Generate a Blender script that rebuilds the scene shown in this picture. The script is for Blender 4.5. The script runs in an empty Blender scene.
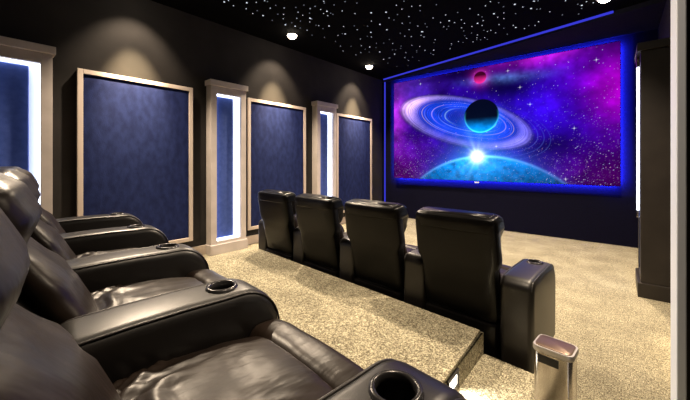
import bpy, bmesh, math, random
import numpy as np
from mathutils import Vector, noise, Matrix
random.seed(7)
sc = bpy.context.scene
COL = sc.collection
PI = math.pi

# ---------------------------------------------------------------- materials
def new_mat(name):
    m = bpy.data.materials.new(name)
    m.use_nodes = True
    nt = m.node_tree
    return m, nt, nt.nodes['Principled BSDF']

def plain(name, col, rough=.5, metal=0., spec=.5):
    m, nt, b = new_mat(name)
    b.inputs['Base Color'].default_value = (*col, 1)
    b.inputs['Roughness'].default_value = rough
    b.inputs['Metallic'].default_value = metal
    b.inputs['Specular IOR Level'].default_value = spec
    return m

def textured(name, c1, c2, scale, rough=.6, bump=.2, bscale=None, stretch=(1, 1, 1), detail=4, metal=0., spec=.5, dist=.01):
    m, nt, b = new_mat(name)
    tc = nt.nodes.new('ShaderNodeTexCoord')
    mp = nt.nodes.new('ShaderNodeMapping')
    mp.inputs['Scale'].default_value = stretch
    nt.links.new(tc.outputs['Object'], mp.inputs['Vector'])
    n = nt.nodes.new('ShaderNodeTexNoise')
    n.inputs['Scale'].default_value = scale
    n.inputs['Detail'].default_value = detail
    nt.links.new(mp.outputs['Vector'], n.inputs['Vector'])
    r = nt.nodes.new('ShaderNodeValToRGB')
    r.color_ramp.elements[0].position = .35
    r.color_ramp.elements[1].position = .65
    r.color_ramp.elements[0].color = (*c1, 1)
    r.color_ramp.elements[1].color = (*c2, 1)
    nt.links.new(n.outputs['Fac'], r.inputs['Fac'])
    nt.links.new(r.outputs['Color'], b.inputs['Base Color'])
    b.inputs['Roughness'].default_value = rough
    b.inputs['Metallic'].default_value = metal
    b.inputs['Specular IOR Level'].default_value = spec
    if bump:
        n2 = nt.nodes.new('ShaderNodeTexNoise')
        n2.inputs['Scale'].default_value = bscale or scale
        n2.inputs['Detail'].default_value = 3
        nt.links.new(mp.outputs['Vector'], n2.inputs['Vector'])
        bp = nt.nodes.new('ShaderNodeBump')
        bp.inputs['Strength'].default_value = bump
        bp.inputs['Distance'].default_value = dist
        nt.links.new(n2.outputs['Fac'], bp.inputs['Height'])
        nt.links.new(bp.outputs['Normal'], b.inputs['Normal'])
    return m

def emit(name, col, strength):
    m = bpy.data.materials.new(name)
    m.use_nodes = True
    nt = m.node_tree
    nt.nodes.clear()
    o = nt.nodes.new('ShaderNodeOutputMaterial')
    e = nt.nodes.new('ShaderNodeEmission')
    e.inputs['Color'].default_value = (*col, 1)
    e.inputs['Strength'].default_value = strength
    nt.links.new(e.outputs[0], o.inputs['Surface'])
    return m

def carpet_mat():
    m, nt, b = new_mat('carpet')
    tc = nt.nodes.new('ShaderNodeTexCoord')
    def noi(s, d):
        n = nt.nodes.new('ShaderNodeTexNoise')
        n.inputs['Scale'].default_value = s
        n.inputs['Detail'].default_value = d
        nt.links.new(tc.outputs['Object'], n.inputs['Vector'])
        return n
    f = noi(125, 6)
    r = nt.nodes.new('ShaderNodeValToRGB')
    e = r.color_ramp.elements
    e[0].position = .34; e[0].color = (.09, .072, .044, 1)
    e[1].position = .66; e[1].color = (.68, .635, .455, 1)
    x = e.new(.5); x.color = (.33, .295, .205, 1)
    nt.links.new(f.outputs['Fac'], r.inputs['Fac'])
    g = noi(3.2, 3)
    mr = nt.nodes.new('ShaderNodeMapRange')
    mr.inputs['From Min'].default_value = .3; mr.inputs['From Max'].default_value = .7
    mr.inputs['To Min'].default_value = .8; mr.inputs['To Max'].default_value = 1.15
    nt.links.new(g.outputs['Fac'], mr.inputs['Value'])
    mx = nt.nodes.new('ShaderNodeVectorMath'); mx.operation = 'SCALE'
    nt.links.new(r.outputs['Color'], mx.inputs[0])
    nt.links.new(mr.outputs['Result'], mx.inputs['Scale'])
    nt.links.new(mx.outputs[0], b.inputs['Base Color'])
    k = noi(34, 3)
    mr2 = nt.nodes.new('ShaderNodeMapRange')
    mr2.inputs['From Min'].default_value = .3; mr2.inputs['From Max'].default_value = .7
    mr2.inputs['To Min'].default_value = .78; mr2.inputs['To Max'].default_value = 1.32
    nt.links.new(k.outputs['Fac'], mr2.inputs['Value'])
    mm = nt.nodes.new('ShaderNodeMath'); mm.operation = 'MULTIPLY'
    nt.links.new(mr.outputs['Result'], mm.inputs[0]); nt.links.new(mr2.outputs['Result'], mm.inputs[1])
    nt.links.new(mm.outputs[0], mx.inputs['Scale'])
    b.inputs['Roughness'].default_value = .95
    b.inputs['Specular IOR Level'].default_value = .1
    n2 = noi(90, 4)
    bp = nt.nodes.new('ShaderNodeBump')
    bp.inputs['Strength'].default_value = .7
    bp.inputs['Distance'].default_value = .012
    nt.links.new(n2.outputs['Fac'], bp.inputs['Height'])
    nt.links.new(bp.outputs['Normal'], b.inputs['Normal'])
    return m

M = {}
M['carpet'] = carpet_mat()
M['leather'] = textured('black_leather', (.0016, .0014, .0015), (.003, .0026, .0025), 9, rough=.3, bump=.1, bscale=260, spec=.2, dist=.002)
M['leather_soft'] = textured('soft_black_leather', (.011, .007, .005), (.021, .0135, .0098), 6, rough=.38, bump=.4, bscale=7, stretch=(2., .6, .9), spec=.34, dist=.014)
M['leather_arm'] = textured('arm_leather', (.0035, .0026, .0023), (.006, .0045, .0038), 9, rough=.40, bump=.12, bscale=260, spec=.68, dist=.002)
M['stitch'] = plain('piping', (.03, .027, .027), .4)
M['plastic'] = plain('black_plastic', (.008, .008, .009), .3)
M['cup_rim'] = plain('cup_rim_metal', (.06, .058, .06), .25, .6)
M['cup_well'] = plain('cup_well', (.006, .006, .007), .35)
M['wall'] = textured('wall_paint', (.016, .0142, .0136), (.022, .0195, .0185), 3, rough=.8, bump=.05, bscale=120, spec=.25)
M['front'] = textured('front_wall_cloth', (.0025, .0025, .011), (.0035, .0035, .016), 40, rough=.9, bump=0, spec=.1)
M['ceil'] = textured('ceiling_black', (.001, .001, .0012), (.0016, .0016, .002), 30, rough=.95, bump=0, spec=.05)
M['valance'] = textured('valance_cloth', (.008, .008, .018), (.012, .012, .024), 30, rough=.9, bump=0, spec=.1)
M['oak'] = textured('pale_wood', (.46, .385, .33), (.56, .475, .41), 5, rough=.5, bump=.08, bscale=40, stretch=(1, 1, .12))
M['taupe'] = textured('taupe_paint', (.48, .43, .40), (.57, .51, .48), 4, rough=.55, bump=.05, bscale=60)
M['blue'] = textured('navy_cloth', (.005, .0095, .052), (.010, .018, .082), 14, rough=.75, bump=.5, bscale=120, stretch=(1, 1, .6), spec=.15, dist=.004)
M['bluelit'] = textured('navy_insert', (.04, .075, .27), (.06, .10, .34), 14, rough=.7, bump=.2, bscale=120, spec=.2)
M['edge'] = plain('panel_side', (.015, .013, .014), .7)
M['backing'] = plain('white_backing', (.75, .77, .85), .8)
M['white'] = plain('white_gloss_trim', (.76, .83, .97), .5)
M['steel'] = textured('brushed_steel', (.50, .46, .43), (.62, .58, .54), 3, rough=.16, bump=.03, bscale=60, stretch=(8, 8, .3), metal=1.)
M['rim'] = plain('satin_rim', (.55, .52, .5), .45, .8)
M['lid'] = plain('brown_lid', (.22, .15, .11), .3, .6)
M['ledwhite'] = emit('led_white', (.72, .80, 1.), 4.6)
M['ledblue'] = emit('led_blue', (.06, .065, 1.), .62)
M['taupe_shaded'] = textured('shaded_taupe_paint', (.016, .0125, .0105), (.024, .019, .016), 4, rough=.5, bump=.05, bscale=60)  # right pilaster's unlit look: shade put into the colour, not a darker wood
M['ledhalo'] = emit('led_halo', (.03, .04, 1.), 3)
M['lamp'] = emit('lamp_glow', (1., .86, .66), 30)
M['steplens'] = emit('step_lens', (1., .93, .8), 7)
M['star_a'] = emit('star_white', (.82, .88, 1.), .95)
M['star_b'] = emit('star_dim', (.75, .83, 1.), .28)

# ---------------------------------------------------------------- helpers
def link(name, bm, mat, parent=None, smooth=None):
    me = bpy.data.meshes.new(name)
    bmesh.ops.recalc_face_normals(bm, faces=bm.faces[:])
    bm.to_mesh(me); bm.free()
    if mat: me.materials.append(mat)
    if smooth is not None:
        for p in me.polygons: p.use_smooth = True
        if smooth < 3: me.set_sharp_from_angle(angle=smooth)
    o = bpy.data.objects.new(name, me)
    COL.objects.link(o)
    if parent: o.parent = parent
    return o

def tag(o, label=None, cat=None, group=None, kind=None):
    if label: o['label'] = label
    if cat: o['category'] = cat
    if group: o['group'] = group
    if kind: o['kind'] = kind
    return o

def empty(name, loc, rz=0.):
    o = bpy.data.objects.new(name, None)
    COL.objects.link(o)
    o.location = loc
    o.rotation_euler = (0, 0, rz)
    o.empty_display_size = .1
    return o

def box(bm, lo, hi, bev=0., seg=2):
    r = bmesh.ops.create_cube(bm, size=1)
    vs = r['verts']
    for v in vs:
        v.co = Vector([lo[i] + (v.co[i] + .5) * (hi[i] - lo[i]) for i in range(3)])
    if bev:
        es = list({e for v in vs for e in v.link_edges})
        bmesh.ops.bevel(bm, geom=es, offset=bev, segments=seg, affect='EDGES', profile=.5)
    return vs

def boxbm(lo, hi, bev=0., seg=2):
    bm = bmesh.new(); box(bm, lo, hi, bev, seg); return bm

def tube(bm, pts, r, n=6, closed=False):
    pts = [Vector(p) for p in pts]
    N = len(pts); rings = []
    for i, p in enumerate(pts):
        a = pts[(i - 1) % N] if (closed or i > 0) else p
        b = pts[(i + 1) % N] if (closed or i < N - 1) else p
        d = (b - a).normalized()
        up = Vector((1, 0, 0)) if abs(d.x) < .9 else Vector((0, 0, 1))
        s = d.cross(up).normalized(); t = d.cross(s)
        rings.append([bm.verts.new(p + r * (math.cos(q * 2 * PI / n) * s + math.sin(q * 2 * PI / n) * t)) for q in range(n)])
    for i in range(N if closed else N - 1):
        A, B = rings[i], rings[(i + 1) % N]
        for q in range(n):
            bm.faces.new((A[q], A[(q + 1) % n], B[(q + 1) % n], B[q]))
    if not closed:
        bm.faces.new(rings[0]); bm.faces.new(rings[-1][::-1])

def lathe(bm, prof, n=32, c=(0, 0, 0)):
    rings = []
    for r, z in prof:
        rings.append([bm.verts.new((c[0] + r * math.cos(q * 2 * PI / n), c[1] + r * math.sin(q * 2 * PI / n), c[2] + z)) for q in range(n)])
    for A, B in zip(rings, rings[1:]):
        for q in range(n):
            bm.faces.new((A[q], A[(q + 1) % n], B[(q + 1) % n], B[q]))
    return rings

def prism(bm, poly, z0, z1):
    a = [bm.verts.new((x, y, z0)) for x, y in poly]
    b = [bm.verts.new((x, y, z1)) for x, y in poly]
    n = len(poly)
    bm.faces.new(a[::-1]); bm.faces.new(b)
    for i in range(n):
        bm.faces.new((a[i], a[(i + 1) % n], b[(i + 1) % n], b[i]))

def structure(name, bm, mat, smooth=None):
    return tag(link(name, bm, mat, None, smooth), kind='structure')

def interp(tab, s):
    for a, b in zip(tab, tab[1:]):
        if s <= b[0]:
            f = (s - a[0]) / (b[0] - a[0]); f = f * f * (3 - 2 * f)
            return [p + (q - p) * f for p, q in zip(a[1:], b[1:])]
    return list(tab[-1][1:])

def copy_tree(o, parent=None):
    c = o.copy(); COL.objects.link(c)
    if parent: c.parent = parent
    for ch in list(o.children): copy_tree(ch, c)
    return c

# ---------------------------------------------------------------- room shell
LW, RW, FW, BW, CH = -4.93, .49, 7.27, -1.45, 3.7
structure('floor', boxbm((LW - .15, BW - .15, -.12), (RW + .15, FW + .15, 0)), M['carpet'])
structure('ceiling', boxbm((LW - .15, BW - .15, CH), (RW + .15, FW + .15, CH + .12)), M['ceil'])
structure('wall_left', boxbm((LW - .15, BW - .15, 0), (LW, FW + .15, CH)), M['wall'])
structure('wall_right', boxbm((RW, BW - .15, 0), (RW + .15, FW + .15, CH)), M['wall'])
structure('wall_front', boxbm((LW, FW, 0), (RW, FW + .15, CH)), M['front'])
structure('wall_back', boxbm((LW, BW - .15, 0), (RW, BW, CH)), M['wall'])
# raised seating platform with one step cut beside its right end
PLAT = [(-3.70, BW), (RW, BW), (RW, 1.22), (-.70, 1.22), (-.70, 2.262), (-3.62, 2.455)]
bm = bmesh.new(); prism(bm, PLAT, 0, .30)
bmesh.ops.bevel(bm, geom=[e for e in bm.edges if all(v.co.z > .2 for v in e.verts) and max(v.co.y for v in e.verts) > 1.1], offset=.018, segments=3, affect='EDGES')
structure('floor_platform', bm, M['carpet'], .9)
bm = bmesh.new(); prism(bm, [(-.70, 1.22), (-.353, 1.22), (-.353, 2.236), (-.70, 2.259)], 0, .15)
bmesh.ops.bevel(bm, geom=[e for e in bm.edges if all(v.co.z > .1 for v in e.verts)], offset=.012, segments=3, affect='EDGES')
structure('floor_step', bm, M['carpet'], .9)
# baseboards
structure('baseboard_left', boxbm((LW, BW, 0), (LW + .025, FW, .15), .004), M['oak'])
structure('baseboard_right', boxbm((RW - .025, 1.5, 0), (RW, FW, .15), .004), M['edge'])
# entry: dark wall return with a white trim on its edge, close to the right
structure('wall_entry', boxbm((.152, 1.385, 0), (RW, 1.56, CH)), M['edge'])
structure('trim_1', boxbm((.130, 1.355, 0), (.1515, 1.50, CH), .003), M['white'])

# front valance below the star ceiling, edged by a blue light line
VA, VB = (-4.90, 7.215), (.49, 6.075)
bm = bmesh.new(); prism(bm, [VA, (LW + .001, FW), (RW, FW), VB], CH - .07, CH)
structure('trim_2', bm, M['valance'])
bm = bmesh.new()
d = Vector((VB[0] - VA[0], VB[1] - VA[1], 0)).normalized(); n_ = Vector((d.y, -d.x, 0))
p0 = Vector((VA[0], VA[1], CH)) + d * .09; p1 = p0 + d * 4.86
q = [p0 + n_ * .0, p1 + n_ * .0]
a = [bm.verts.new(x) for x in (q[0] + n_ * .001 - Vector((0, 0, .03)), q[1] + n_ * .001 - Vector((0, 0, .03)), q[1] + n_ * .03 - Vector((0, 0, .03)), q[0] + n_ * .03 - Vector((0, 0, .03)))]
b = [bm.verts.new(v.co + Vector((0, 0, .028))) for v in a]
bm.faces.new(a); bm.faces.new(b[::-1])
for i in range(4): bm.faces.new((a[i], a[(i + 1) % 4], b[(i + 1) % 4], b[i]))
t = link('led_strip', bm, M['ledblue'])
tag(t, 'blue light line running along the ceiling above the screen', 'light strip')
t = link('led_strip', boxbm((-4.835, 7.235, .0), (-4.81, FW, CH - .075), .004), M['ledblue'])
tag(t, 'upright blue light line in the corner left of the screen', 'light strip')

# ---------------------------------------------------------------- acoustic wall panels
def acoustic_panel(y0, y1, label):
    z0, z1 = .27, 2.56
    r = empty('acoustic_panel', (LW, (y0 + y1) / 2, z0))
    tag(r, label, 'wall panel', 'blue fabric panels on the left wall')
    w = (y1 - y0) / 2; h = z1 - z0; f = .055
    bm = bmesh.new()
    for lo, hi in (((.07, -w, 0), (.10, -w + f, h)), ((.07, w - f, 0), (.10, w, h)), ((.07, -w + f, h - f), (.10, w - f, h)), ((.07, -w + f, 0), (.10, w - f, f))):
        box(bm, lo, hi, .004, 2)
    link('frame', bm, M['oak'], r)
    link('backing_box', boxbm((0, -w + .006, .006), (.07, w - .006, h - .006)), M['edge'], r)
    bm = bmesh.new()
    N, K = 24, 40
    g = [[None] * (K + 1) for _ in range(N + 1)]
    for i in range(N + 1):
        for k in range(K + 1):
            y = -w + f + (2 * w - 2 * f) * i / N; z = f + (h - 2 * f) * k / K
            e = min(i, N - i, k, K - k)
            x = .078 if e == 0 else .084 + .003 * noise.noise(Vector((y * 3, z * 3, y0 * 5)))
            g[i][k] = bm.verts.new((x, y, z))
    for i in range(N):
        for k in range(K):
            bm.faces.new((g[i][k], g[i + 1][k], g[i + 1][k + 1], g[i][k + 1]))
    link('fabric', bm, M['blue'], r, 3.1)

acoustic_panel(.767, 2.11, 'blue fabric wall panel in pale frame, the largest, above the rear recliner arms')
acoustic_panel(3.043, 4.381, 'blue fabric wall panel in pale frame between two lit pilasters, middle one of three')
acoustic_panel(5.32, 6.67, 'blue fabric wall panel in pale frame nearest the screen')

# ---------------------------------------------------------------- lit pilasters
def pilaster(y0, y1, wallx, sgn, depth, label, frame_mat):
    # sgn: +1 when the lit face looks towards +x
    r = empty('wall_pilaster', (wallx, (y0 + y1) / 2, 0))
    tag(r, label, 'pilaster', 'lit pilasters on the side walls')
    w = (y1 - y0) / 2; H = 2.645; st = .095; o0, o1 = .20, 2.53
    def B(bm, lo, hi, bev=.003):
        xs = sorted((sgn * lo[0], sgn * hi[0]))
        box(bm, (xs[0], lo[1], lo[2]), (xs[1], hi[1], hi[2]), bev, 2)
    bm = bmesh.new()
    B(bm, (0, -w, .0), (depth, -w + st, H)); B(bm, (0, w - st, 0), (depth, w, H))
    B(bm, (0, -w + st, o1), (depth, w - st, H)); B(bm, (0, -w + st, 0), (depth, w - st, o0))
    link('frame', bm, frame_mat, r)
    bm = bmesh.new(); B(bm, (0, -w - .025, H), (depth + .03, w + .025, H + .085), .006)
    link('cap', bm, frame_mat, r)
    bm = bmesh.new(); B(bm, (0, -w - .02, 0), (depth + .025, w + .02, .155), .006)
    link('plinth', bm, frame_mat, r)
    bm = bmesh.new(); B(bm, (.002, -w + st, o0), (.012, w - st, o1), 0)
    link('backing', bm, M['backing'], r)
    bm = bmesh.new(); B(bm, (.02, -w + st + .013, o0 + .03), (depth - .10, w - st - .085, o1 - .03), .01)
    link('insert_panel', bm, M['bluelit'], r)
    bm = bmesh.new()
    e = .012
    zc = (o0 + o1) / 2
    B(bm, (.015, w - st - e, o0), (depth - .058 + .0, w - st, o1), 0)
    B(bm, (.015, -w + st, o0), (depth - .058, -w + st + e, o1), 0)
    B(bm, (.015, -w + st + e, o1 - e), (depth - .058, w - st - e, o1), 0)
    B(bm, (.015, -w + st + e, o0), (depth - .058, w - st - e, o0 + e), 0)
    link('led_strip', bm, M['ledwhite'], r)
    return r

pilaster(-.06, .545, LW, 1, .16, 'lit pilaster with blue insert at the far left behind the rear recliners', M['taupe'])
pilaster(2.357, 2.966, LW, 1, .16, 'lit pilaster with glowing blue insert beside the end of the carpeted platform', M['taupe'])
pilaster(4.64, 5.236, LW, 1, .16, 'lit pilaster with glowing blue insert nearest the screen on the left wall', M['taupe'])
rp = pilaster(4.66, 5.25, RW, -1, .31, 'shaded pilaster seen edge-on right of the screen, thin white glow along it', M['taupe_shaded'])
bm = bmesh.new(); box(bm, (-.334, -.035, .90), (-.310, .0, 2.53), .004, 2)
link('light_bar', bm, M['ledwhite'], rp)
bm = bmesh.new(); box(bm, (-.337, -.045, 2.53), (-.310, .01, 2.64), .008, 2)
tag(link('bar_clip', bm, M['steel'], rp), 'metal clip at the end of the light bar')
bm = bmesh.new(); box(bm, (-.337, -.045, .82), (-.310, .01, .90), .008, 2)
tag(link('bar_clip', bm, M['steel'], rp), 'metal clip at the end of the light bar')

# ---------------------------------------------------------------- cinema screen
SX0, SX1, SZ0, SZ1, SY = -4.467, .02, 1.04, 3.51, 7.15
scr = empty('projection_screen', ((SX0 + SX1) / 2, FW, SZ0))
tag(scr, 'large lit cinema screen showing a ringed planet in purple space', 'screen')
def rel(x, y, z): return (x - (SX0 + SX1) / 2, y - FW, z - SZ0)

def screen_image(nx, ny):
    rng = np.random.default_rng(3)
    asp = (SX1 - SX0) / (SZ1 - SZ0)
    s, t = np.meshgrid(np.linspace(0, 1, nx), np.linspace(0, 1, ny), indexing='ij')
    x = s * asp; y = t
    def fbm(sc_, seed, octv=5):
        r = np.random.default_rng(seed); out = np.zeros_like(s); amp = 1; tot = 0
        for k in range(octv):
            gx, gy = int(asp * sc_ * 2 ** k) + 3, int(sc_ * 2 ** k) + 3
            g = r.random((gx, gy))
            fx = s * (gx - 1.001); fy = t * (gy - 1.001)
            ix = fx.astype(int); iy = fy.astype(int); ax = fx - ix; ay = fy - iy
            ax = ax * ax * (3 - 2 * ax); ay = ay * ay * (3 - 2 * ay)
            v = (g[ix, iy] * (1 - ax) + g[ix + 1, iy] * ax) * (1 - ay) + (g[ix, iy + 1] * (1 - ax) + g[ix + 1, iy + 1] * ax) * ay
            out += v * amp; tot += amp; amp *= .55
        return out / tot
    def blob(cx, cy, rx, ry, p=1.):
        return np.exp(-(((s - cx) / rx) ** 2 + ((t - cy) / ry) ** 2) * p)
    def rgb(r, g, b): return np.array([r, g, b])
    n1, n2, n3 = fbm(3, 1), fbm(5, 2), fbm(24, 5, 4)
    img = np.zeros(s.shape + (3,))
    def add(m, c):
        img[...] += m[..., None] * rgb(*c)
    add(np.ones_like(s), (.008, .0, .055))
    add(blob(.70, .55, .26, .42) * (.3 + 1.0 * n1), (.022, .002, .62))
    add(blob(.25, .5, .3, .4) * (.4 + .8 * n2), (.012, .0, .24))
    add(blob(.985, .68, .085, .2) * (.2 + 1.3 * n1), (.40, .0, .34))
    add(blob(.70, 1.03, .15, .10) * (.2 + 1.2 * n2), (.52, .01, .40))
    add(blob(.90, .80, .12, .2) * n1, (.10, .0, .28))
    add(blob(-.01, .66, .075, .30) * (.3 + 1.2 * n2), (.34, .02, .42))
    add(blob(.08, .9, .16, .2) * (.2 + .9 * n1), (.07, .02, .34))
    add(blob(.03, .08, .14, .22) * (.2 + n2), (.08, .0, .03))
    add(blob(.10, .30, .14, .14) * (.2 + n1), (.06, .005, .15))
    add(blob(.97, .10, .2, .22) * (.2 + n1), (.075, .0, .02))
    dark = np.clip(1 - .85 * blob(.60, .80, .16, .12) - .7 * blob(.38, .98, .25, .06) - .7 * blob(.80, .30, .16, .12) - .5 * blob(.97, .98, .1, .1), .08, 1)
    img *= dark[..., None]
    img *= (.35 + 1.25 * np.clip(n2 * 1.2 - .05, 0, 1) ** 1.0 * (.5 + n3))[..., None]
    # small magenta planet with a cloudy band behind it
    add(np.exp(-((t - .885 + .10 * (s - .48)) / .035) ** 2) * blob(.58, .86, .13, .3) * (.0 + 1.6 * n3 * n2 * n1 * 1.6), (.10, .25, .6))
    # rings round the big planet: ellipses tilted down to the right
    ang = math.radians(-17); ca, sa = math.cos(ang), math.sin(ang)
    rr = np.ones_like(s)
    for _ in range(3):
        q_ = np.clip(rr, .2, 1.3)
        dx = x - (.475 - .095 * q_) * asp; dy = y - (.565 - .02 * q_)
        u = (dx * ca + dy * sa); v = (-dx * sa + dy * ca)
        rr = np.sqrt((u / .615) ** 2 + (v / .215) ** 2)
    th = np.arctan2(v / .215, u / .615)
    prof = np.interp(rr, [0, .28, .42, .6, .74, .80, .88, .95, 1.0, 1.03, 1.1], [.15, .25, .4, .3, .25, .5, 1., .85, .35, .10, 0])
    fine = .55 + .45 * np.sin(rr * 95 + 2.2 * np.sin(rr * 23) + .4 * n3) ** 2
    lit = .25 + .8 * np.cos(th - 2.9) ** 4 * (.75 - .25 * np.cos(th))
    lit = lit + .55 * np.clip(np.cos(th + .35), 0, 1) ** 8
    side = np.clip(lit, .10, 1.2)
    band = prof * fine * (.35 + .9 * side) * (.7 + .6 * n3)
    inner = np.clip(1 - np.abs(rr - .55) / .42, 0, 1)
    ringmask = 1 / (1 + np.exp((rr - 1.04) * 60))
    img *= (1 - .55 * ringmask)[..., None]
    add(band * np.clip((rr - .72) / .1, 0, 1) * ringmask, (.20, .17, .72))
    add(band * np.clip((rr - .72) / .1, 0, 1) * ringmask * np.clip(np.cos(th - 2.95), 0, 1) ** 3, (.75, .42, .34))
    add(inner * fine * ringmask * (.35 + .8 * n2) * 1.1, (.0, .09, 1.1))
    for r0, w_, c in ((.38, .008, (.3, .6, .95)), (.47, .006, (.4, .55, .9)), (.56, .006, (.75, .45, .7)), (.66, .006, (.5, .5, 1.)), (.70, .005, (.9, .6, .6)), (1.1, .005, (.08, .12, .5)), (1.2, .005, (.06, .1, .45)), (1.3, .004, (.05, .1, .4))):
        gate = np.clip(.6 + .6 * np.sin(th * 2 + r0 * 37), 0, 1)
        if r0 > 1: gate = np.clip(np.cos(th + .15), 0, 1) ** 3
        add(np.exp(-((rr - r0) / w_) ** 2) * gate * .45, c)
    # big dark planet, cyan lower limb
    def disc(cx, cy, r): return np.sqrt((x - cx * asp) ** 2 + (y - cy) ** 2) / r
    d = disc(.491, .571, .149)
    m0 = (d < 1.02).astype(float)
    add(np.exp(-np.clip(d - 1, 0, 9) * 5) * np.clip(.4 - (y - .571) * 3.5, 0, 1), (.0, .12, .5))
    m = np.clip((1 - d) * 40, 0, 1)[..., None]
    py = (y - .571) / .146
    pc = np.zeros_like(img)
    glow = np.clip((-py - .05) / .95, 0, 1) ** 1.7 * (.4 + .8 * n3)
    pc += glow[..., None] * rgb(.0, .6, 1.9)
    pc += (np.exp(-((d - .97) / .05) ** 2) * np.clip(.35 - py, 0, 1.2))[..., None] * rgb(.05, .5, .8)
    pc += rgb(.001, .002, .012)
    img[...] = img * (1 - m) + pc * m
    front = (rr > .36) & (rr < .43) & (v < 0)
    # lower planet with bright limb
    d = np.sqrt((x - .50 * asp) ** 2 + ((y + .72) * 1.0) ** 2) / .935
    m = np.clip((1 - d) * 60, 0, 1)
    fall = np.exp(-(np.abs(s - .47) / .19) ** 1.5)
    g2 = np.exp(-(1 - d) * 5) * m
    img *= (1 - .8 * m)[..., None]
    add(g2 * (.05 + 1.3 * fall) * (.2 + 1.2 * n3), (.0, .45, 1.4))
    add(np.exp(-((d - 1) / .011) ** 2) * (.12 + 1.2 * fall), (.10, .45, .85))
    add(np.exp(-np.clip(d - 1, 0, 9) * 16) * (1 - m) * fall, (.0, .16, .55))
    # star flare
    fx, fy = (x - .472 * asp), (y - .215)
    fr = np.sqrt(fx ** 2 + fy ** 2); fa = np.arctan2(fy, fx)
    ray = .5 + .5 * np.cos(fa * 8 + .4) * np.cos(fa * 5)
    add(np.exp(-(fr / .048) ** 2) * 2.0, (1, 1, 1))
    add(np.exp(-fr / .075) * (.25 + .9 * ray ** 3) * (1 - .85 * m0), (.35, .75, 1.))
    add(np.exp(-fr / .1) * .35 * (1 - .85 * m0), (.02, .4, .9))
    # magenta planet
    d = disc(.486, .912, .055)
    m = np.clip((1 - d) * 14, 0, 1)[..., None]
    py = (y - .912) / .055
    pc = np.clip(.35 - py * .8, .05, 1)[..., None] * rgb(.85, .02, .30) * (.55 + .8 * n3)[..., None]
    add(np.exp(-np.clip(d - 1, 0, 9) * 2.5) * .5, (.6, .02, .35))
    img[...] = img * (1 - m) + pc * m
    # stars, denser in the lower corners
    for k in range(900):
        a, b2 = rng.random(), rng.random()
        if k < 560:
            a = rng.choice([rng.normal(.08, .08), rng.normal(.9, .09)]); b2 = abs(rng.normal(.05, .17))
        if not (0.005 < a < .995 and .005 < b2 < .995): continue
        i, j = int(a * (nx - 1)), int(b2 * (ny - 1))
        if ((a - .491) * asp) ** 2 + (b2 - .571) ** 2 < .148 ** 2: continue
        c = np.array(rng.choice([[.8, .7, .9], [.9, .45, .5], [.6, .65, 1.]])) * rng.random() ** 3 * .55
        img[i, j] += c * 1.6
    for k in range(5200):
        i, j = rng.integers(1, nx - 1), int(np.clip(abs(rng.normal(.18, .32)), .004, .99) * (ny - 1))
        if m0[i, j] > .5: continue
        img[i, j] += rng.random() ** 3 * .16 * np.array([1.1, .7, 1.3])
    for a, b2 in ((.93, .90), (.70, .63), (.86, .42), (.61, .93), (.66, .78), (.83, .04), (.56, .30), (.17, .95)):
        i, j = int(a * (nx - 1)), int(b2 * (ny - 1))
        for q in range(-5, 6):
            f = (1 - abs(q) / 6) ** 2 * .55
            if 0 <= i + q < nx: img[i + q, j] += f
            if 0 <= j + q < ny: img[i, j + q] += f
    return np.clip(img, 0, 1.4)

NX, NY = 480, 265
img = screen_image(NX, NY)
me = bpy.data.meshes.new('picture')
ii, jj = np.meshgrid(np.arange(NX), np.arange(NY), indexing='ij')
co = np.zeros((NX, NY, 3))
co[..., 0] = (SX1 - SX0) * (ii / (NX - 1) - .5)
co[..., 1] = SY - FW
co[..., 2] = (SZ1 - SZ0) * jj / (NY - 1)
idx = (ii * NY + jj)
quads = np.stack([idx[:-1, :-1], idx[1:, :-1], idx[1:, 1:], idx[:-1, 1:]], -1).reshape(-1, 4)
me.from_pydata(co.reshape(-1, 3).tolist(), [], quads.tolist())
ca_ = me.color_attributes.new('projected', 'FLOAT_COLOR', 'POINT')
buf = np.ones((NX * NY, 4), dtype=np.float32); buf[:, :3] = img.reshape(-1, 3)
ca_.data.foreach_set('color', buf.ravel())
m = bpy.data.materials.new('screen_picture'); m.use_nodes = True
nt = m.node_tree; nt.nodes.clear()
o_ = nt.nodes.new('ShaderNodeOutputMaterial'); e_ = nt.nodes.new('ShaderNodeEmission'); v_ = nt.nodes.new('ShaderNodeVertexColor')
v_.layer_name = 'projected'; e_.inputs['Strength'].default_value = 1.15
nt.links.new(v_.outputs['Color'], e_.inputs['Color']); nt.links.new(e_.outputs[0], o_.inputs['Surface'])
me.materials.append(m)
pic = bpy.data.objects.new('picture', me); COL.objects.link(pic); pic.parent = scr
bm = bmesh.new()
for lo, hi in (((SX0 - .007, SY - .003, SZ0 - .007), (SX0, 7.228, SZ1 + .007)), ((SX1, SY - .003, SZ0 - .007), (SX1 + .007, 7.228, SZ1 + .007)),
               ((SX0, SY - .003, SZ1), (SX1, 7.228, SZ1 + .007)), ((SX0, SY - .003, SZ0 - .007), (SX1, 7.228, SZ0))):
    box(bm, rel(*lo), rel(*hi))
link('frame', bm, M['front'], scr)
link('back_box', boxbm(rel(SX0 + .12, SY + .012, SZ0 + .12), rel(SX1 - .12, FW, SZ1 - .12)), M['front'], scr)
bm = bmesh.new()
hs = .02
for lo, hi in (((SX0 + .06, 7.19, SZ0 + .06), (SX0 + .08, 7.21, SZ1 - .06)), ((SX1 - .08, 7.19, SZ0 + .06), (SX1 - .06, 7.21, SZ1 - .06)),
               ((SX0 + .08, 7.19, SZ1 - .08), (SX1 - .08, 7.21, SZ1 - .06)), ((SX0 + .08, 7.19, SZ0 + .06), (SX1 - .08, 7.21, SZ0 + .08))):
    box(bm, rel(*lo), rel(*hi))
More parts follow.
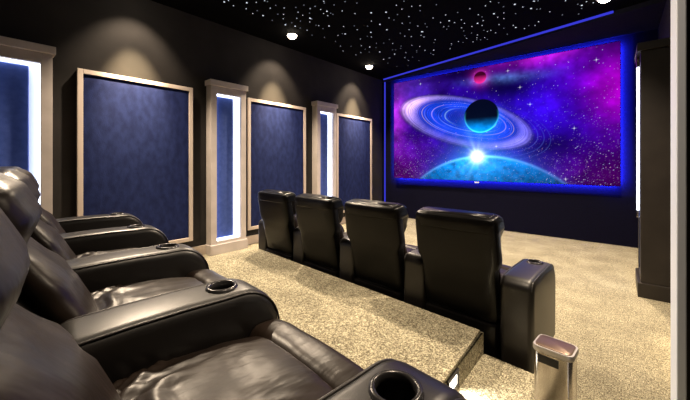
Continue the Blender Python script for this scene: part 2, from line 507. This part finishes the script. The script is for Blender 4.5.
link('halo_strip', bm, M['ledhalo'], scr)
bm = bmesh.new(); box(bm, rel(-2.40, SY - .012, SZ0 - .05), rel(-2.30, SY - .004, SZ0 - .018), .008, 2)
o = link('badge', bm, M['white'], scr); tag(o, 'small white badge under the picture')

# ---------------------------------------------------------------- recliners
def sring(hx, f, b, n=3., N=56):
    # superellipse ring: half width hx, front reach f, back reach b (b < f)
    c = (f + b) / 2; h = (f - b) / 2; out = []
    for k in range(N):
        a = 2 * PI * k / N
        ca, sa = math.cos(a), math.sin(a)
        out.append((hx * math.copysign(abs(ca) ** (2 / n), ca), c + h * math.copysign(abs(sa) ** (2 / n), sa)))
    return out

def loft(bm, rings):
    R = [[bm.verts.new(p) for p in r] for r in rings]
    n = len(R[0])
    for A, B in zip(R, R[1:]):
        for q in range(n):
            bm.faces.new((A[q], A[(q + 1) % n], B[(q + 1) % n], B[q]))
    for r in (R[0], R[-1]):
        c = sum((v.co for v in r), Vector()) / n
        cv = bm.verts.new(c)
        for q in range(n): bm.faces.new((r[q], r[(q + 1) % n], cv))

def spread(n):
    # parameters 0..1, denser towards both ends
    return [.5 - .5 * math.cos(PI * i / n) for i in range(n + 1)]

def crease(p, s, amp, stretch):
    q = Vector((p[0] * stretch[0], p[1] * stretch[1], p[2] * stretch[2])) * s
    w = noise.noise(q + Vector((3.1, 1.7, .4)) + .6 * noise.noise_vector(q * .5))
    return amp * (1 - 2 * abs(w)) + amp * .7 * noise.noise(q * .4)

def wrinkle(bm, fn):
    bm.normal_update()
    d = [(v, v.normal.copy() * fn(v.co)) for v in bm.verts]
    for v, o in d: v.co += o

def keep_in(bm, hw, zmax=.70):
    for v in bm.verts:
        if v.co.z < zmax: v.co.x = max(-hw, min(hw, v.co.x))
    return bm

def soft(tab, h0, h1, steps, n, place, pw=4., N=56):
    bm = bmesh.new(); rings = []
    for s in spread(steps):
        hx, f, b = interp(tab, s)
        e = max(.02, (1 - abs(2 * s - 1) ** pw)) ** (1 / pw)
        c = (f + b) / 2
        ring = sring(hx * (.55 + .45 * e) if e > .05 else hx * .5, c + (f - c) * e, c + (b - c) * e, n, N)
        rings.append([place(x, t, h0 + (h1 - h0) * s) for x, t in ring])
    loft(bm, rings)
    return bm

def arm_profile():
    pts = [(-.15, .04)]
    for k in range(7):
        a = PI - k * PI / 12; pts.append((-.15 + .075 + .075 * math.cos(a), .585 + .075 * math.sin(a)))
    pts += [(.05, .664), (.2, .664), (.33, .66)]
    for k in range(11):
        a = PI / 2 - k * PI / 20; pts.append((.40 + .165 * math.cos(a), .49 + .17 * math.sin(a)))
    pts += [(.562, .3), (.548, .04)]
    return pts

AW = .108
def make_arm():
    pr = arm_profile()
    bm = bmesh.new()
    A = [bm.verts.new((-AW, y, z)) for y, z in pr]
    Bv = [bm.verts.new((AW, y, z)) for y, z in pr]
    n = len(pr)
    fa = bm.faces.new(A); fb = bm.faces.new(Bv[::-1])
    for i in range(n): bm.faces.new((A[i], Bv[i], Bv[(i + 1) % n], A[(i + 1) % n]))
    bmesh.ops.recalc_face_normals(bm, faces=bm.faces[:])
    es = [e for e in bm.edges if (e.link_faces[0] in (fa, fb)) != (e.link_faces[1] in (fa, fb))]
    bmesh.ops.bevel(bm, geom=es, offset=.042, segments=5, affect='EDGES', profile=.5, clamp_overlap=True)
    o = link('armrest', bm, M['leather_arm'], None, .7)
    cb = bmesh.new()
    bmesh.ops.create_cone(cb, cap_ends=True, segments=36, radius1=.045, radius2=.045, depth=.2, matrix=Matrix.Translation((0, .36, .66)))
    c = link('cutter', cb, None)
    md = o.modifiers.new('cut', 'BOOLEAN'); md.object = c; md.operation = 'DIFFERENCE'; md.solver = 'EXACT'
    bpy.context.view_layer.update()
    me = bpy.data.meshes.new_from_object(o.evaluated_get(bpy.context.evaluated_depsgraph_get()))
    o.modifiers.clear(); o.data = me
    for p in me.polygons: p.use_smooth = True
    me.set_sharp_from_angle(angle=.7)
    bpy.data.objects.remove(c)
    pb = bmesh.new()
    for sx in (-1, 1):
        path = [(sx * (AW - .012), y, z) for y, z in [(a, b) for a, b in pr[2:]][:-1]]
        # pull the cord in to lie on the rounded edge
        path = [(x, .2 + (y - .2) * .985, .02 + (z - .02) * .987) for x, y, z in path]
        tube(pb, path, .0042, 6)
    p = link('piping', pb, M['stitch'], o, 3.1)
    hb = bmesh.new()
    lathe(hb, [(.0445, .648), (.0445, .667), (.050, .671), (.057, .668), (.060, .660)], 36, (0, .36, 0))
    h = link('cup_holder', hb, M['cup_rim'], o, 3.1)
    tag(h, 'dark metal ringed cup holder')
    wb = bmesh.new()
    r = lathe(wb, [(.0445, .650), (.0435, .60), (.042, .566)], 36, (0, .36, 0))
    wb.faces.new(r[-1])
    link('cup_well', wb, M['cup_well'], o, .6)
    return o

ARM = make_arm()

def make_recliner(name, label, lean, pitch):
    L = math.radians(lean); cL, sL = math.cos(L), math.sin(L)
    up = lean < 15
    KH = 1. if up else 1.15
    def P(x, t, h):
        h = .45 + (h - .45) * KH
        return Vector((x, t * cL - (h - .45) * sL, .45 + (h - .45) * cL + t * sL))
    root = empty(name, (0, 0, 0))
    tag(root, label, 'recliner')
    hw = pitch / 2 - AW - .004
    # base
    bm = boxbm((-hw + .01, -.16, 0), (hw - .01, .42, .30), .015, 2)
    link('base', bm, M['leather'], root, .7)
    # outer back shell, a little wider at the shoulders
    wide = .313 if up else hw - .03
    shell = [(0, hw - .004, -.05, -.165), (.48, hw - .004, -.05, -.18), (.62, wide, -.06, -.185), (1, wide - .002, -.065, -.185)]
    bm = soft(shell, .33, 1.05, 34, 6. if up else 3.4, P, 16.)
    wrinkle(bm, lambda p: crease(p, 5, .0015, (1, 1, 2)))
    link('backrest', keep_in(bm, hw + .001), M['leather'], root, 3.1)
    # lumbar cushion
    tab = [(0, hw - .01, .03, -.06), (.3, hw - .012, .042, -.06), (.6, hw - .03, .035, -.08), (1, hw - .06, .0, -.09)]
    bm = soft(tab, .43, .90, 40, 2.6, P, 3., 80)
    wrinkle(bm, lambda p: crease(p, 4.2, .008, (.7, 1.2, 2.2)))
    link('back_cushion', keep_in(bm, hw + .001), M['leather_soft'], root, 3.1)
    # headrest rolling over the top of the back
    if up:
        tab = [(0, hw - .03, .02, -.07), (.3, hw - .008, .045, -.10), (.62, wide - .01, .045, -.11), (.64, wide + .001, .035, -.187), (.85, wide + .001, .02, -.187), (1, wide - .004, -.01, -.182)]
        bm = soft(tab, .80, 1.10, 60, 6., P, 9., 80)
    else:
        tab = [(0, hw - .06, .0, -.09), (.35, hw - .03, .07, -.12), (.6, hw - .02, .07, -.15), (.8, hw - .025, .045, -.2), (1, hw - .05, -.03, -.2)]
        bm = soft(tab, .84, 1.12, 40, 2.6, P, 2.8, 80)
    wrinkle(bm, lambda p: crease(p, 5, .003 if up else .006, (1.4, 1, 1)))
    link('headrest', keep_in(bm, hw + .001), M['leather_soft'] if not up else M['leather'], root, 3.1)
    # seat cushion, crowned and creased
    bm = bmesh.new(); rings = []
    for s in spread(70):
        y = -.05 + .475 * s
        e = max(.02, 1 - abs(2 * s - 1) ** 5) ** (1 / 5)
        top = .505 + .05 * math.sin(PI * min(1, .25 + .65 * s)) * e; bot = .29
        ring = sring(hw * (.9 + .1 * e), top, bot + .06 * (1 - e), 4.2, 150)
        rings.append([Vector((x, y, z + (.024 * (1 - (x / hw) ** 2) if z > .45 else 0))) for x, z in ring])
    loft(bm, rings)
    def fold(p):
        if p.z < .43: return 0.
        f = max(.12, 1 - max(0, p.y - .05) / .33)
        a = math.atan2(p.y + .16, abs(p.x) + .03)
        r = math.hypot(p.y + .16, p.x)
        w = noise.noise(Vector((a * 11 + 1.2 * noise.noise(p * 5), r * 2.4, math.copysign(4, p.x))))
        w2 = noise.noise(Vector((p.x * 17 + 2 * noise.noise(p * 4), p.y * 4 + p.x * 2, 8)))
        return 1.35 * f * (.011 * (.35 - abs(w) * 1.9) + .0065 * (.35 - abs(w2) * 1.8)) + .004 * noise.noise(Vector((p.x * 7, p.y * 9, 2)))
    wrinkle(bm, fold)
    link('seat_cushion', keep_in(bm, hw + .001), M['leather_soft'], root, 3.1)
    # footrest flap with its rolled top edge
    bm = bmesh.new(); rings = []
    for s in spread(30):
        x = -hw + 2 * hw * s
        e = max(.02, 1 - abs(2 * s - 1) ** 9) ** (1 / 9)
        ring = sring(.094 * (.75 + .25 * e), .532 + .012 * math.sin(PI * s), .10, 3.4, 56)
        rings.append([Vector((x, .487 + yy + (.03 if z > .42 else 0) * 0, z - (.487 - .29) * (1 - e) * (.2 if z > .3 else -.2))) for yy, z in ring])
    loft(bm, rings)
    wrinkle(bm, lambda p: crease(p, 6, .0025, (.6, 1.4, 1.4)))
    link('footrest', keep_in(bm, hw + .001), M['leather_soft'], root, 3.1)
    a = copy_tree(ARM, root); a.location = (-pitch / 2, 0, 0)
    return root

def place_row(proto, A0, deg, pitch, z, labels, group):
    th = math.radians(deg)
    e = Vector((-math.cos(th), math.sin(th), 0)); f = Vector((math.sin(th), math.cos(th), 0))
    for i, lab in enumerate(labels):
        o = proto if i == 0 else copy_tree(proto)
        o.location = Vector((*A0, 0)) + e * pitch * (i + .5) - f * .36 + Vector((0, 0, z))
        o.rotation_euler = (0, 0, -th)
        o['label'] = lab; o['category'] = 'recliner'; o['group'] = group
        rows.append((o, i))
        if i == 0 and z > .1: o.location -= f * .022

rows = []
rear = make_recliner('recliner', 'rear', 25, .80)
place_row(rear, (-.375, .575), 5., .80, .30, [
    'black leather recliner nearest the camera, rear row, creased brown-lit seat in the foreground',
    'black leather recliner second from the camera in the rear row on the platform',
    'black leather recliner third from the camera in the rear row, headrest against the blue panel',
    'black leather recliner farthest from the camera in the rear row, closest to the left wall'],
    'recliners in the rear row on the platform')
front = make_recliner('recliner', 'front', 9.5, .79)
place_row(front, (-.50, 2.87), 3., .79, 0, [
    'black leather recliner at the right end of the front row beside the steel bin',
    'black leather recliner second from the right in the front row, seen from behind',
    'black leather recliner second from the left in the front row',
    'black leather recliner at the left end of the front row, nearest the lit pilaster'],
    'recliners in the front row below the platform')
for o, i in rows:
    if i == 0:
        a = copy_tree(ARM, o); p = .80 if o is rear else .79
        a.location = (p / 2 + .012, .034, 0) if o is rear else (p / 2, 0, 0)
for c in list(ARM.children): bpy.data.objects.remove(c)
bpy.data.objects.remove(ARM)

# ---------------------------------------------------------------- steel bin beside the step
bn = empty('pedal_bin', (-.245, 1.93, 0), -.10)
tag(bn, 'small polished steel waste bin with brown lid beside the carpeted step', 'bin')
def rrect(hx, hy, r, n=6):
    out = []
    for cx, cy, a0 in ((hx - r, hy - r, 0), (-hx + r, hy - r, PI / 2), (-hx + r, -hy + r, PI), (hx - r, -hy + r, 1.5 * PI)):
        for k in range(n + 1):
            a = a0 + k * PI / 2 / n; out.append((cx + r * math.cos(a), cy + r * math.sin(a)))
    return out
def stack(bm, secs):
    R = [[bm.verts.new((x, y, z)) for x, y in rrect(*s)] for *s, z in secs]
    n = len(R[0])
    for A, B in zip(R, R[1:]):
        for q in range(n): bm.faces.new((A[q], A[(q + 1) % n], B[(q + 1) % n], B[q]))
    bm.faces.new(R[0][::-1]); bm.faces.new(R[-1])
bm = bmesh.new(); stack(bm, [(.082, .066, .03, .03), (.084, .07, .03, .035), (.084, .07, .03, .485)])
link('body', bm, M['steel'], bn, .6)
bm = bmesh.new(); stack(bm, [(.083, .068, .03, 0), (.086, .071, .03, .005), (.086, .071, .03, .03)])
link('foot_ring', bm, M['plastic'], bn, .6)
bm = bmesh.new(); stack(bm, [(.088, .072, .03, .487), (.090, .075, .033, .492), (.090, .075, .033, .508), (.087, .073, .031, .514), (.080, .064, .026, .514)])
rim = link('rim', bm, M['rim'], bn, .6)
bm = bmesh.new(); stack(bm, [(.079, .063, .026, .508), (.079, .063, .026, .517), (.074, .058, .024, .519)])
tag(link('lid', bm, M['lid'], bn, .6), 'brown flat lid')
link('handle_slot', boxbm((-.062, -.0745, .435), (.03, -.069, .475), .003), M['plastic'], bn)

# ---------------------------------------------------------------- step light in the platform side
sl = empty('step_light', (-.70, 1.72, .155))
tag(sl, 'small lit step light set in the carpeted platform side above the step', 'step light')
bm = bmesh.new()
for lo, hi in (((0, -.075, .02), (.012, .075, .04)), ((0, -.075, .10), (.012, .075, .12)), ((0, -.075, .04), (.012, -.055, .10)), ((0, .055, .04), (.012, .075, .10))):
    box(bm, lo, hi, .002)
link('frame', bm, M['stitch'], sl)
link('lens', boxbm((0, -.055, .04), (.006, .055, .10)), M['steplens'], sl)

# ---------------------------------------------------------------- downlights and their lamps
def lamp(name, kind, loc, power, col, parent=None, aim=None, size=60, blend=.3, rad=.04):
    l = bpy.data.lights.new(name, kind); l.energy = power; l.color = col
    l.shadow_soft_size = rad
    if kind == 'SPOT':
        l.spot_size = math.radians(size); l.spot_blend = blend
    o = bpy.data.objects.new(name, l); COL.objects.link(o)
    o.location = loc
    if parent: o.parent = parent
    if aim: o.rotation_euler = Vector(aim).to_track_quat('-Z', 'Y').to_euler()
    return o

lamp('step_lamp', 'SPOT', (.02, 0, .07), 14, (1., .93, .8), sl, (1, 0, -.9), 130, .6, .02)

def make_downlight():
    r = empty('downlight', (0, 0, CH))
    bm = bmesh.new()
    lathe(bm, [(.080, 0), (.083, -.010), (.098, -.010), (.103, 0)], 28)
    link('trim_ring', bm, M['cup_rim'], r, .8)
    bm = bmesh.new()
    rg = lathe(bm, [(.080, -.001), (.078, -.018), (.062, -.045), (.034, -.062), (.01, -.067)], 28); bm.faces.new(rg[-1])
    link('lens', bm, M['lamp'], r, .8)
    return r
HALO = 150

WARM = (1., .76, .44); NEUT = (1., .80, .58)
SPOTS = [
    # x, y, label, list of (power, colour, aim, cone, blend)
    (-4.38, 3.64, 'round warm downlight in star ceiling above the panel between lit pilasters', 'L'),
    (-4.43, 6.00, 'round warm downlight in star ceiling nearest the left end of the screen', 'L'),
    (-.14, 5.60, 'warm downlight at the top edge above the right end of the screen', 'R'),
    (-4.38, 1.36, 'round warm downlight above the largest blue wall panel, outside the photo', 'L'),
    (-.14, 3.30, 'round warm downlight over the aisle beside the front row, outside the photo', 'R'),
    (-.45, 1.05, 'round warm downlight over the step beside the rear row, outside the photo', 'N'),
]
for (x, z_, w_, hgt) in (((SX0 + SX1) / 2, SZ1 - .07, SX1 - SX0 - .12, .02), ((SX0 + SX1) / 2, SZ0 + .07, SX1 - SX0 - .12, .02),
                         (SX0 + .07, (SZ0 + SZ1) / 2, .02, SZ1 - SZ0 - .16), (SX1 - .07, (SZ0 + SZ1) / 2, .02, SZ1 - SZ0 - .16)):
    l = bpy.data.lights.new('halo_lamp', 'AREA'); l.shape = 'RECTANGLE'; l.size = w_; l.size_y = hgt
    l.energy = HALO * max(w_, hgt); l.color = (.03, .04, 1.)
    o = bpy.data.objects.new('halo_lamp', l); COL.objects.link(o)
    o.parent = scr; o.location = rel(x, 7.2115, z_); o.rotation_euler = (PI / 2, 0, 0)
proto = make_downlight()
for i, (x, y, lab, k) in enumerate(SPOTS):
    o = proto if i == 0 else copy_tree(proto)
    o.location = (x, y, CH)
    tag(o, lab, 'downlight', 'downlights in the star ceiling')
    o['_k'] = k
def rig(o, k):
    z = -.09
    if k == 'L':
        lamp('beam', 'SPOT', (0, 0, z), 1150, WARM, o, (-.40, 0, -1), 40, 1., .03)
        lamp('wash', 'SPOT', (0, 0, z), 110, NEUT, o, (-.55, 0, -1), 80, .7, .03)
        lamp('spill', 'SPOT', (0, 0, z), 560, NEUT, o, (.45, 0, -1), 115, .6, .04)
    elif k == 'R':
        lamp('beam', 'SPOT', (0, 0, z), 900, WARM, o, (.40, 0, -1), 38, .8, .03)
        lamp('spill', 'SPOT', (0, 0, z), 430, NEUT, o, (-.35, 0, -1), 115, .6, .04)
    else:
        lamp('beam', 'SPOT', (0, 0, z), 220, NEUT, o, (-.05, .05, -1), 70, .7, .04)

for o in [o for o in COL.objects if o.get('_k')]:
    k = o['_k']; del o['_k']; rig(o, k)

# ---------------------------------------------------------------- star lights
STARS = [(-4.19,2.26,1),(-4.11,2.28,0),(-4.19,2.4,0),(-3.97,2.48,1),(-4.13,2.57,0),(-3.86,2.56,0),(-4.06,2.71,0),(-4.19,2.72,0),(-4.13,2.86,1),(-4.16,3.05,0),(-3.73,2.61,0),(-3.85,2.79,0),(-3.72,2.79,0),(-3.69,2.92,0),(-3.86,3.04,0),(-3.92,2.98,0),(-3.98,3.13,0),(-4.13,3.29,1),(-3.99,3.31,0),(-4.05,3.43,1),(-3.64,3.14,0),(-3.55,3.02,0),(-3.66,3.25,0),(-3.42,3.18,0),(-3.53,3.27,0),(-3.65,3.39,1),(-3.75,3.48,0),(-3.32,3.18,0),(-3.76,3.63,0),(-4.02,3.67,0),(-4.11,3.87,0),(-3.81,3.26,0),(-3.12,3.16,0),(-3.08,3.33,0),(-3.29,3.4,1),(-3.38,3.51,0),(-3.31,3.18,0),(-3.32,3.3,0),(-3.65,3.41,0),(-3.76,3.63,0),(-3.62,3.79,1),(-4.11,3.87,0),(-4.01,4.08,0),(-3.11,3.54,0),(-3.45,3.96,0),(-3.63,4.21,1),(-3.77,4.18,0),(-3.02,3.73,0),(-2.8,3.5,0),(-3.36,4.21,0),(-3.57,4.57,0),(-3.14,4.21,0),(-2.82,3.87,1),(-2.98,4.1,0),(-3.25,4.45,1),(-3.36,4.62,0),(-3.68,5.0,1),(-3.86,5.23,0),(-4.0,5.13,0),(-3.76,4.84,0),(-3.93,4.73,0),(-4.17,5.18,0),(-2.95,4.29,1),(-2.64,4.0,1),(-2.98,4.54,1),(-2.71,4.19,0),(-3.36,5.01,0),(-3.69,5.36,1),(-3.89,5.8,1),(-3.97,6.09,0),(-3.24,5.14,0),(-3.53,5.67,1),(-2.88,4.81,0),(-2.89,4.98,0),(-2.65,4.49,0),(-2.55,4.18,0),(-2.41,3.92,0),(-2.41,4.07,0),(-2.27,3.89,0),(-2.26,4.09,0),(-2.45,4.35,0),(-2.55,4.56,0),(-2.69,4.78,0),(-2.51,4.75,0),(-2.57,5.0,1),(-2.65,5.13,0),(-2.65,5.24,0),(-2.41,4.88,0),(-2.95,5.88,0),(-2.93,5.62,0),(-3.08,5.78,0),(-3.01,5.46,0),(-2.81,5.07,0),(-3.26,5.46,0),(-3.31,5.75,0),(-3.48,6.0,0),(-3.34,6.08,0),(-3.52,6.23,0),(-2.16,4.15,0),(-2.23,4.29,0),(-4.08,4.59,0),(-4.22,4.83,0),(-3.47,4.93,0),(-3.74,5.81,0),(-2.56,5.01,1),(-2.64,5.24,0),(-2.41,4.88,0),(-2.55,5.49,0),(-2.63,5.61,0),(-2.19,4.64,0),(-2.81,5.98,1),(-2.94,5.86,0),(-2.94,6.23,0),(-2.0,4.67,0),(-2.04,4.9,1),(-2.2,5.06,0),(-2.0,5.02,0),(-1.83,4.71,0),(-1.88,4.99,0),(-1.99,5.29,0),(-2.01,5.44,0),(-1.89,5.15,0),(-1.65,4.71,0),(-2.07,5.66,0),(-2.09,5.8,0),(-2.26,5.85,0),(-2.21,5.95,0),(-2.4,5.87,0),(-2.53,6.12,0),(-1.94,5.62,0),(-1.84,5.35,0),(-1.73,5.29,1),(-1.6,5.1,0),(-1.63,5.25,0),(-1.7,5.42,0),(-1.74,5.64,0),(-1.89,5.77,0),(-1.83,5.98,0),(-1.82,6.1,0),(-1.65,5.72,0),(-1.62,5.88,0),(-1.43,5.11,1),(-1.42,5.27,0),(-1.48,5.57,0),(-1.46,5.77,0),(-1.36,5.38,0),(-1.31,5.18,0),(-1.26,4.97,0),(-1.36,4.69,0),(-1.45,4.77,0),(-1.28,4.8,0),(-1.12,5.0,1),(-1.05,5.16,0),(-1.18,5.32,0),(-0.97,5.29,1),(-0.89,5.08,0),(-1.3,5.87,1),(-1.31,5.75,0),(-1.2,6.01,0),(-1.12,5.93,0),(-1.04,5.99,0),(-0.97,5.87,0),(-1.48,6.08,0),(-2.06,6.05,0),(-1.94,5.9,0),(-0.87,5.39,0),(-0.78,5.59,0),(-0.97,5.86,0),(-1.04,5.98,0),(-0.9,5.07,0),(-0.56,5.35,0),(-0.4,5.66,1),(-0.34,5.57,0),(-0.27,5.67,0)]
rs = random.Random(11)
for k in range(70):
    X = rs.uniform(-4.1, -.3); Y = rs.uniform(2.4, 6.6)
    if Y < 6.1 - (X + .3) * .2: STARS.append((round(X, 2), round(Y, 2), 0))
def star_mesh(name, r, mat):
    bm = bmesh.new()
    bmesh.ops.create_icosphere(bm, subdivisions=1, radius=r)
    for v in bm.verts: v.co.z *= .5
    o = link(name, bm, M[mat], None, 3.1)
    tag(o, 'tiny white fibre-optic star point set in the black ceiling', 'star light', 'star points in the ceiling')
    return o
pa = star_mesh('ceiling_star', 0.0135, 'star_a'); pb = star_mesh('ceiling_star', 0.0085, 'star_a'); pc = star_mesh('ceiling_star', .009, 'star_b')
first = {id(pa): True, id(pb): True, id(pc): True}
for k, (x, y, big) in enumerate(STARS):
    p = pa if big else (pc if (k % 3 == 0 or k >= len(STARS) - 55) else pb)
    if first[id(p)]: o = p; first[id(p)] = False
    else: o = p.copy(); COL.objects.link(o)
    o.location = (x, y, CH - .004)

# ---------------------------------------------------------------- world, camera, view
w = bpy.data.worlds.new('dark_room'); sc.world = w; w.use_nodes = True
w.node_tree.nodes['Background'].inputs['Color'].default_value = (0, 0, 0, 1)
cam = bpy.data.cameras.new('camera'); cam.sensor_width = 36; cam.lens = 36 * 317 / 690
cam.shift_y = -38 / 690; cam.clip_start = .02
co_ = bpy.data.objects.new('camera', cam); COL.objects.link(co_)
co_.location = (0, 0, 1.45); co_.rotation_euler = (PI / 2, 0, math.radians(40.8))
sc.camera = co_
vs = sc.view_settings
sc.display_settings.display_device = 'sRGB'
vs.view_transform = 'Standard'; vs.look = 'None'; vs.exposure = .12; vs.gamma = 1; vs.use_curve_mapping = False
sc.cycles.max_bounces = 8; sc.cycles.diffuse_bounces = 4; sc.cycles.glossy_bounces = 3
sc.cycles.sample_clamp_indirect = 4.
sc.cycles.use_denoising = True
sc.cycles.use_light_tree = True
